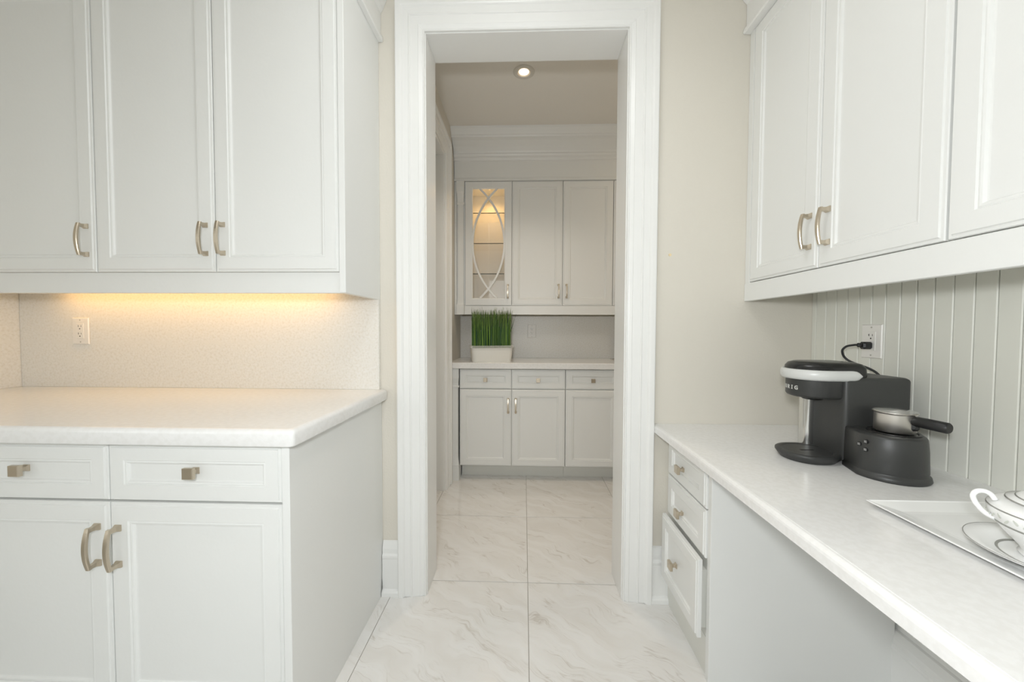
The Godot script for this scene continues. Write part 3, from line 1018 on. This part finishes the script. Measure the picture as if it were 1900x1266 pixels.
func ring_line(prof: Array, lift: float) -> ArrayMesh:
	var st := begin()
	var a: Array = prof[0]
	var b: Array = prof[1]
	var t := Vector2(b[0] - a[0], b[1] - a[1]).normalized()
	var n := Vector2(t.y, -t.x)
	if n.x * 0.0 + n.y < 0.0 and absf(n.y) > absf(n.x): n = -n
	if absf(n.x) >= absf(n.y) and n.x < 0.0: n = -n
	var rings := []
	for q in [[a, -lift], [a, lift], [b, lift], [b, -lift], [a, -lift]]:
		rings.append(circle(Vector3(0, q[0][1] + n.y * q[1], 0), Vector3.RIGHT, Vector3.FORWARD, q[0][0] + n.x * q[1], 72))
	loft(st, rings, false, false)
	return done(st)

func leaf_band() -> ArrayMesh:
	# printed sprig border as thin raised petals round the bowl's shoulder
	var st := begin()
	for k in 44:
		var a := TAU * k / 44.0
		var y := 0.0655 + 0.0028 * sin(k * 2.4)
		var r := 0.0868
		var d := Vector3(cos(a), 0, sin(a))
		var s := Vector3(-sin(a), 0, cos(a))
		var c := d * r + Vector3(0, y, 0)
		var tilt := 0.9 if k % 2 == 0 else -0.9
		var along := (s * cos(tilt) + Vector3.UP * sin(tilt) * 0.9)
		var side := (s * -sin(tilt) + Vector3.UP * cos(tilt))
		var ring := PackedVector3Array()
		for q in 8:
			var b := TAU * q / 8.0
			ring.append(c + along * (0.0052 * cos(b)) + side * (0.0019 * sin(b)) + d * 0.0001)
		extrude(st, ring, d * 0.0006)
	return done(st)

# ------------------------------------------------------------------ far room
func far_room() -> void:
	var bz := 2.842
	# base cabinet, two drawers over two doors
	var o := thing("base_cabinet", "white base cabinet with two drawers over two doors, below the potted grass", "cabinet", V(-0.496, 0, bz))
	carcass(o, 0.0, 0.0, 0.817, 0.8755, ZF - 0.001 - bz, mats.carcass, 0.115, 0.112)
	fronts(o, [
		["drawer", 0.002, 0.7195, 0.4015, 0.868, "knob", 0.202, 0.789],
		["drawer", 0.4055, 0.7195, 0.8150, 0.868, "knob", 0.607, 0.787],
		["door", 0.002, 0.117, 0.4015, 0.7145, "pull", 0.3775, 0.5895],
		["door", 0.4055, 0.117, 0.8150, 0.7145, "pull", 0.4360, 0.5895],
	], mats.cabinet)
	var st := begin()
	var rings := []
	for p in [[0.0, 0.0305, 0.010], [0.110, 0.0305, 0.010], [0.113, 0.0255, 0.006], [0.118, 0.0305, 0.009], [0.135, 0.0285, 0.006], [0.165, 0.0240, -0.001], [0.190, 0.0230, -0.002], [0.725, 0.0230, -0.002], [0.728, 0.0305, 0.003], [0.740, 0.0305, 0.004], [0.742, 0.026, 0.001], [0.760, 0.0255, 0.003], [0.790, 0.0285, 0.012], [0.800, 0.0305, 0.015], [0.874, 0.0305, 0.015]]:
		rings.append(PackedVector3Array([Vector3(-0.035 - p[1], p[0], -0.10), Vector3(-0.035 + p[1], p[0], -0.10), Vector3(-0.035 + p[1], p[0], p[2]), Vector3(-0.035 - p[1], p[0], p[2])]))
	loft(st, rings)
	put("pilaster", done(st), mats.cabinet, o)
	o = thing("base_cabinet", "white base cabinet right of the potted grass's cabinet, cut off by the doorway", "cabinet", V(0.3225, 0, bz))
	carcass(o, 0.0, 0.0, 0.83, 0.8755, ZF - 0.001 - bz, mats.carcass, 0.115, 0.112)
	fronts(o, [
		["drawer", 0.002, 0.7195, 0.4125, 0.868, "knob", 0.2075, 0.788],
		["drawer", 0.4165, 0.7195, 0.8265, 0.868, "knob", 0.62, 0.788],
		["door", 0.002, 0.117, 0.4125, 0.7145, "pull", 0.3815, 0.5915],
		["door", 0.4165, 0.117, 0.8265, 0.7145, "pull", 0.4475, 0.5895],
	], mats.cabinet)
	o = thing("base_cabinet", "white base cabinet at the far right wall, hidden by the doorway", "cabinet", V(1.154, 0, bz))
	carcass(o, 0.0, 0.0, FXR - 1.156, 0.8755, ZF - 0.001 - bz, mats.carcass, 0.115, 0.112)
	fronts(o, [["drawer", 0.002, 0.7195, 0.79, 0.868, "knob", 0.395, 0.788], ["door", 0.002, 0.117, 0.79, 0.7145, "pull", 0.03, 0.5895]], mats.cabinet)

	# countertop with a cut-out for the sink
	st = begin()
	box(st, V(FXL + 0.001, 0.876, 2.808), V(FXR - 0.001, 0.922, 2.97), 0.004)
	box(st, V(FXL + 0.001, 0.876, 3.25), V(FXR - 0.001, 0.922, ZF - 0.001))
	box(st, V(FXL + 0.001, 0.876, 2.965), V(0.76, 0.922, 3.25))
	box(st, V(1.30, 0.876, 2.965), V(FXR - 0.001, 0.922, 3.25))
	var c := put("countertop", done(st), mats.quartz)
	tag(c, "white quartz countertop under the potted grass in the far room", "countertop")
	var bs := put("backsplash", boxm(V(FXL + 0.001, 0.922, ZF - 0.001), V(FXR - 0.001, 1.2985, ZF - 0.02), 0.001), mats.splash)
	tag(bs, "flecked quartz backsplash behind the potted grass in the far room", "backsplash")
	outlet("small white outlet on the far backsplash right of the potted grass", V(0.0725, 1.163, ZF - 0.0202), 0)

	# sink and tap, mostly hidden by the right jamb
	st = begin()
	var cc := V(1.03, 0, 3.11)
	rings = []
	for p in [[0.012, 0.9222], [0.012, 0.9262], [0.0, 0.9275], [-0.010, 0.922], [-0.014, 0.900], [-0.030, 0.880], [-0.09, 0.8785], [-0.09, 0.8770], [-0.028, 0.8775], [-0.010, 0.898], [-0.006, 0.9205]]:
		rings.append(rring(cc.x, cc.z, 0.268 + p[0], 0.134 + p[0], 0.03, p[1], 5))
	loft(st, rings, true, true)
	var sk := put("sink", done(st), mats.steel)
	tag(sk, "steel bar sink set in the far countertop beside the right jamb", "sink")
	o = thing("tap", "dark steel tap behind the bar sink, peeping past the doorway's right jamb", "tap", V(0.835, 0.922, 3.285))
	st = begin()
	lathe(st, [[0.026, 0.0], [0.026, 0.006], [0.016, 0.012], [0.0145, 0.16], [0.016, 0.165], [0.016, 0.185], [0.010, 0.19]], 20)
	put("body", done(st), paint("tap_metal", Color(0.30, 0.28, 0.26), 0.3, 1.0), o)
	st = begin()
	tube(st, spline([Vector3(0, 0.185, 0), Vector3(0, 0.28, 0.005), Vector3(0.03, 0.33, 0.03), Vector3(0.09, 0.33, 0.09), Vector3(0.11, 0.27, 0.11)], 6), 0.010, 12)
	put("spout", done(st), mats.tap_metal, o)
	st = begin()
	tube(st, [Vector3(-0.012, 0.135, 0.0), Vector3(-0.03, 0.137, 0.008), Vector3(-0.034, 0.137, 0.010)], [0.009, 0.010, 0.010], 12)
	tube(st, [Vector3(-0.030, 0.120, 0.010), Vector3(-0.031, 0.150, 0.010), Vector3(-0.034, 0.195, 0.014)], [0.007, 0.007, 0.004], 10)
	put("lever", done(st), mats.tap_metal, o)

	# glass-fronted wall cabinet
	var uz := 3.05
	var Y := 1.300
	o = thing("display_cabinet", "white wall cabinet with arched lattice glass door and lit glass shelves, above the grass", "cabinet", V(-0.486, Y, uz))
	var W := 0.3845
	var Dp := ZF - 0.001 - uz
	st = begin()
	box(st, Vector3(-0.072, 0.0735, -0.0195), Vector3(0.020, 1.085, -Dp))
	box(st, Vector3(W - 0.018, 0.0735, -0.0195), Vector3(W, 1.085, -Dp))
	box(st, Vector3(0.020, 0.0735, -0.0195), Vector3(W - 0.018, 0.092, -Dp))
	box(st, Vector3(0.020, 1.068, -0.0195), Vector3(W - 0.018, 1.085, -Dp))
	box(st, Vector3(0.020, 0.092, -Dp + 0.012), Vector3(W - 0.018, 1.068, -Dp))
	put("body", done(st), mats.cabinet, o)
	put("filler", boxm(Vector3(-0.0875, -0.0005, -0.006), Vector3(-0.0710, 1.085, -Dp), 0.001), mats.cabinet, o)
	var door := put("door", open_frame(0.381, 1.0095, 0.0605), mats.cabinet, o, Vector3(0.002, 0.0745, 0))
	put("pane", boxm(Vector3(0.056, 0.056, -0.0145), Vector3(0.325, 0.9535, -0.0105)), mats.glass, door)
	handle("pull", door, Vector3(0.3505, 0.116, 0))
	var mc := Vector2(0.1905, 0.505)
	for s in [-1, 1]:
		st = begin()
		rings = []
		for k in 41:
			var y := lerpf(-0.4445, 0.4445, k / 40.0)
			var x := float(s) * (-0.130 + 0.83 * y * y + 0.9 * pow(y, 4))
			var sl := float(s) * (1.66 * y + 3.6 * pow(y, 3))
			var nn := Vector2(1.0, -sl).normalized() * 0.0085
			var q := Vector2(mc.x + x, mc.y + y)
			var z0 := -0.012 if s > 0 else -0.0125
			var z1 := -0.001 if s > 0 else -0.0016
			rings.append(PackedVector3Array([Vector3(q.x - nn.x, q.y - nn.y, z0), Vector3(q.x + nn.x, q.y + nn.y, z0), Vector3(q.x + nn.x * 0.9, q.y + nn.y * 0.9, z1), Vector3(q.x - nn.x * 0.9, q.y - nn.y * 0.9, z1)]))
		loft(st, rings)
		put("mullion", done(st), mats.cabinet, door)
	for y in [0.833, 0.584, 0.334]:
		var sh := put("glass_shelf", boxm(Vector3(0.0205, y, -0.030), Vector3(W - 0.0185, y + 0.007, -Dp + 0.014)), mats.glass, o)
		put("shelf_edge", boxm(Vector3(0.0205, y, -0.0285), Vector3(W - 0.0185, y + 0.007, -0.0298)), mats.shelf_edge, sh)
	st = begin()
	rings = []
	for p in [[-0.0005, 0.0305, 0.018], [0.080, 0.0305, 0.018], [0.084, 0.0275, 0.014], [0.094, 0.0265, 0.010], [0.120, 0.0245, 0.004], [0.150, 0.0235, 0.003], [0.895, 0.0235, 0.003], [0.898, 0.0300, 0.007], [0.912, 0.0300, 0.008], [0.915, 0.0255, 0.005], [0.940, 0.0250, 0.007], [0.985, 0.0285, 0.016], [1.000, 0.0310, 0.021], [1.084, 0.0310, 0.021]]:
		rings.append(PackedVector3Array([Vector3(-0.036 - p[1], p[0], -0.0190), Vector3(-0.036 + p[1], p[0], -0.0190), Vector3(-0.036 + p[1], p[0], p[2]), Vector3(-0.036 - p[1], p[0], p[2])]))
	loft(st, rings)
	put("pilaster", done(st), mats.cabinet, o)
	# its puck lamp
	var pk := thing("puck_light", "small warm puck light in the ceiling of the glass-fronted cabinet", "cabinet light", V(-0.486 + 0.190, Y + 1.0675, 3.155))
	st = begin()
	lathe(st, [[0.034, 0.0], [0.034, -0.004], [0.028, -0.006], [0.024, -0.004], [0.024, 0.0]], 28, Vector3.ZERO, false)
	put("ring", done(st), mats.lamp_trim, pk)
	st = begin()
	lathe(st, [[0.022, -0.001], [0.022, -0.003], [0.016, -0.006], [0.002, -0.007]], 24)
	var e := paint("puck_glow", Color(1, 0.9, 0.75), 0.5)
	e.emission_enabled = true
	e.emission = Color(1.0, 0.82, 0.55)
	e.emission_energy_multiplier = 6.0
	put("bulb", done(st), e, pk)
	var l := SpotLight3D.new()
	l.name = "puck_lamp"
	l.light_color = Color(1.0, 0.78, 0.48)
	l.light_energy = E.puck
	l.light_size = 0.02
	l.spot_angle = 80
	l.spot_angle_attenuation = 0.5
	l.spot_range = 5.0
	l.spot_attenuation = 2.0
	l.shadow_enabled = true
	l.rotation_degrees.x = -90
	l.position = Vector3(0, -0.012, 0)
	pk.add_child(l)

	# plain wall cabinets
	o = thing("wall_cabinet", "white wall cabinet with a pair of doors, right of the glass-fronted cabinet", "cabinet", V(-0.101, Y, uz))
	carcass(o, 0.0, 0.0735, 0.8215, 1.085, Dp, mats.carcass)
	fronts(o, [["door", 0.0015, 0.0745, 0.4125, 1.0840, "pull", 0.3825, 0.192], ["door", 0.4165, 0.0745, 0.8200, 1.0840, "pull", 0.4475, 0.192]], mats.cabinet)
	o = thing("wall_cabinet", "sliver of a white wall cabinet at the far room's right, cut off by the jamb", "cabinet", V(0.7215, Y, uz))
	carcass(o, 0.0, 0.0735, FXR - 0.7235, 1.085, Dp, mats.carcass)
	fronts(o, [["door", 0.0015, 0.0745, 0.405, 1.0840, "pull", 0.0320, 0.192], ["door", 0.409, 0.0745, 0.815, 1.0840, "pull", 0.785, 0.192], ["door", 0.819, 0.0745, 1.222, 1.0840, "pull", 0.85, 0.192]], mats.cabinet)
	var lr := put("light_rail", boxm(V(-0.4905, Y, uz + 0.004), V(FXR - 0.001, Y + 0.0730, uz + 0.024), 0.0015), mats.cabinet)
	tag(lr, "plain white light rail along the bottom of the far wall cabinets", "trim")

	# frieze and crown above them
	st = begin()
	var poly := PackedVector3Array()
	for p in [[3.359, 2.386], [3.040, 2.386], [3.034, 2.390], [3.034, 2.397], [3.042, 2.402], [3.042, 2.409], [3.046, 2.413], [3.046, 2.545], [3.038, 2.550], [3.034, 2.562], [3.026, 2.568], [3.026, 2.578], [3.020, 2.590], [3.022, 2.600], [3.016, 2.612], [2.990, 2.640], [2.955, 2.668], [2.930, 2.680], [2.926, 2.690], [2.918, 2.694], [2.905, 2.712], [2.892, 2.730], [2.888, 2.7445], [3.359, 2.7445]]:
		poly.append(V(FXL + 0.0005, p[1], p[0]))
	extrude(st, poly, Vector3(FXR - FXL - 0.001, 0, 0))
	var tr := struct("trim_3", done(st), mats.cabinet)
	tr.set_meta("label", "white frieze and stepped crown moulding over the far wall cabinets")

	# potted grass
	o = thing("potted_grass", "tuft of artificial green grass in a long white pot with a lattice rim", "potted plant", V(-0.258, 0.922, 2.943), 17)
	st = begin()
	rings = []
	for p in [[-0.012, 0.0], [-0.010, 0.004], [-0.002, 0.085], [0.0, 0.106], [0.003, 0.108], [0.002, 0.110], [-0.004, 0.109], [-0.006, 0.092], [-0.012, 0.088]]:
		rings.append(rring(0, 0, 0.166 + p[0], 0.066 + p[0], 0.035, p[1], 7))
	loft(st, rings, true)
	var pot := put("pot", done(st), mats.pot, o)
	st = begin()
	var out := rring(0, 0, 0.1685, 0.0685, 0.035, 0.0, 9)
	var per := [0.0]
	for k in out.size(): per.append(per[k] + out[k].distance_to(out[(k + 1) % out.size()]))
	var total: float = per[per.size() - 1]
	var waves := 46
	for ph in 2:
		rings = []
		for k in waves * 4:
			var s := total * k / (waves * 4)
			var j := 0
			while j < out.size() - 1 and per[j + 1] < s: j += 1
			var a: Vector3 = out[j]
			var b: Vector3 = out[(j + 1) % out.size()]
			var q := a.lerp(b, (s - per[j]) / maxf(per[j + 1] - per[j], 1e-6))
			var up := 0.1085 + 0.0105 + 0.0105 * (1.0 - 2.0 * absf(fposmod(k / 4.0 + ph * 0.5, 1.0) * 2.0 - 1.0))
			rings.append(q + Vector3(0, up, 0))
		rings.append(rings[0])
		tube(st, rings, 0.0017, 5)
	put("lattice", done(st), mats.pot, pot)
	put("soil", boxm(Vector3(-0.146, 0.078, -0.046), Vector3(0.146, 0.096, 0.046), 0.01), mats.soil, o)
	var rng := RandomNumberGenerator.new()
	rng.seed = 21
	var gm := paint("grass", Color.WHITE, 0.55)
	gm.vertex_color_use_as_albedo = true
	gm.backlight_enabled = true
	gm.backlight = Color(0.25, 0.25, 0.25)
	st = begin()
	st.set_smooth_group(-1)
	for k in 640:
		var x := rng.randf_range(-0.148, 0.148)
		var z := rng.randf_range(-0.048, 0.048)
		var h := rng.randf_range(0.235, 0.325)
		if rng.randf() < 0.10: h += 0.02
		var lean := Vector3(rng.randf_range(-0.014, 0.014) + x * 0.03, 0, rng.randf_range(-0.009, 0.010))
		if rng.randf() < 0.12: lean *= 2.6
		if x + lean.x < -0.155: lean.x *= 0.5
		var a := rng.randf_range(-0.9, 0.9)
		var wv := Vector3(cos(a), 0, sin(a)) * rng.randf_range(0.0021, 0.0036)
		var tone := rng.randf()
		var col := Color(0.045, 0.115, 0.022).lerp(Color(0.21, 0.36, 0.06), tone * tone)
		if rng.randf() < 0.15: col = Color(0.028, 0.095, 0.045)
		var tip := col.lerp(Color(0.30, 0.33, 0.10), rng.randf_range(0.0, 0.4))
		var p0 := Vector3(x, 0.09, z)
		var p1 := p0 + Vector3(0, h * 0.55, 0) + lean * 0.3
		var p2 := p0 + Vector3(0, h, 0) + lean * 1.3
		var deep := Vector3(wv.z, 0, -wv.x).normalized() * 0.0007
		var seq := [[p0, wv, col], [p1, wv * 0.95, col], [p2, wv * 0.12, tip]]
		for i in 2:
			for sd in 2:
				var ps: Array = seq[i]
				var qs: Array = seq[i + 1]
				var ridge := deep if sd == 0 else -deep
				var lft: Array = [ps[0] - ps[1], ps[0] + ridge, qs[0] + ridge, qs[0] - qs[1]]
				var rgt: Array = [ps[0] + ridge, ps[0] + ps[1], qs[0] + qs[1], qs[0] + ridge]
				for quad in [lft, rgt]:
					for i3 in ([0, 2, 1, 0, 3, 2] if sd == 0 else [0, 1, 2, 0, 2, 3]):
						st.set_color(ps[2] if i3 < 2 else qs[2])
						st.add_vertex(quad[i3])
	var gr := put("grass", done(st), gm, o)
	gr.set_meta("kind", "stuff")

func lamps() -> void:
	downlight("round recessed downlight glowing in the far room's ceiling", V(-0.007, CEIL, 2.305), E.down, 7.0, 56.0)
	unseen_ceiling_lamp("added round ceiling lamp, out of view right of the doorway, fill for the far room", V(1.35, CEIL, 2.15), E.down2, Color(1.0, 0.93, 0.83))  # added fill lamp, brightens the far cabinets and floor
	unseen_ceiling_lamp("unseen round ceiling lamp out of view above the aisle, lighting the near room", V(-0.05, CEIL, 0.75), E.lampc)  # out of view, placed to light the aisle and cabinet fronts
	# unseen flash, out of view just above and behind the lens, lighting the near room
	var fo := thing("unseen_flash", "unseen black flash on an added stand behind the camera, lighting the near room", "flash", V(-0.10, 1.34, -0.18))
	put("head", boxm(Vector3(-0.085, -0.06, 0.02), Vector3(0.085, 0.06, 0.08), 0.01), mats.black, fo)
	var ps := begin()
	tube(ps, [Vector3(0, -0.055, 0.05), Vector3(0, -1.30, 0.05)], 0.011, 12)
	put("stand", done(ps), mats.black, fo)  # stand and legs are added to carry the flash head
	for k in 3:
		ps = begin()
		var a := TAU * k / 3.0 + 0.5
		tube(ps, [Vector3(0, -1.0, 0.05), Vector3(0.30 * cos(a), -1.331, 0.05 + 0.30 * sin(a))], 0.008, 8)
		put("leg", done(ps), mats.black, fo)
	var e := paint("flash_glow", Color(1, 1, 1), 0.5)
	e.emission_enabled = true
	e.emission = Color(1.0, 0.99, 0.97)
	e.emission_energy_multiplier = 2.0
	put("diffuser", boxm(Vector3(-0.075, -0.05, 0.012), Vector3(0.075, 0.05, 0.021), 0.003), e, fo)
	var l := SpotLight3D.new()
	l.name = "flash_light"
	l.light_color = Color(0.975, 0.99, 1.0)
	l.light_energy = E.flash
	l.light_size = 0.06
	l.spot_angle = 85
	l.spot_angle_attenuation = 0.4
	l.spot_range = 9.0
	l.spot_attenuation = 2.0
	l.shadow_enabled = true
	l.position = Vector3(0, 0, -0.06)
	fo.add_child(l)

func unseen_ceiling_lamp(label: String, at: Vector3, energy: float, tint := Color(0.985, 0.995, 1.0)) -> void:  # ceiling lamps out of view of the camera
	var o := thing("unseen_ceiling_lamp", label, "ceiling light", at)
	var st := begin()
	lathe(st, [[0.25, 0.0], [0.255, -0.02], [0.25, -0.045], [0.235, -0.05], [0.235, -0.001]], 48, Vector3.ZERO, false)
	put("rim", done(st), mats.lamp_trim, o)
	st = begin()
	lathe(st, [[0.234, -0.03], [0.234, -0.048], [0.12, -0.056], [0.002, -0.058]], 48)
	var e := paint("lamp_glow", Color(1, 0.98, 0.95), 0.5)
	e.emission_enabled = true
	e.emission = Color(1.0, 0.96, 0.90)
	e.emission_energy_multiplier = 2.0
	put("diffuser", done(st), e, o)
	var l := AreaLight3D.new()
	l.name = "lamp_light"
	l.area_size = Vector2(0.42, 0.42)
	l.light_color = tint
	l.light_energy = energy
	l.shadow_enabled = true
	l.position = Vector3(0, -0.062, 0)
	l.rotation_degrees.x = -90
	o.add_child(l)
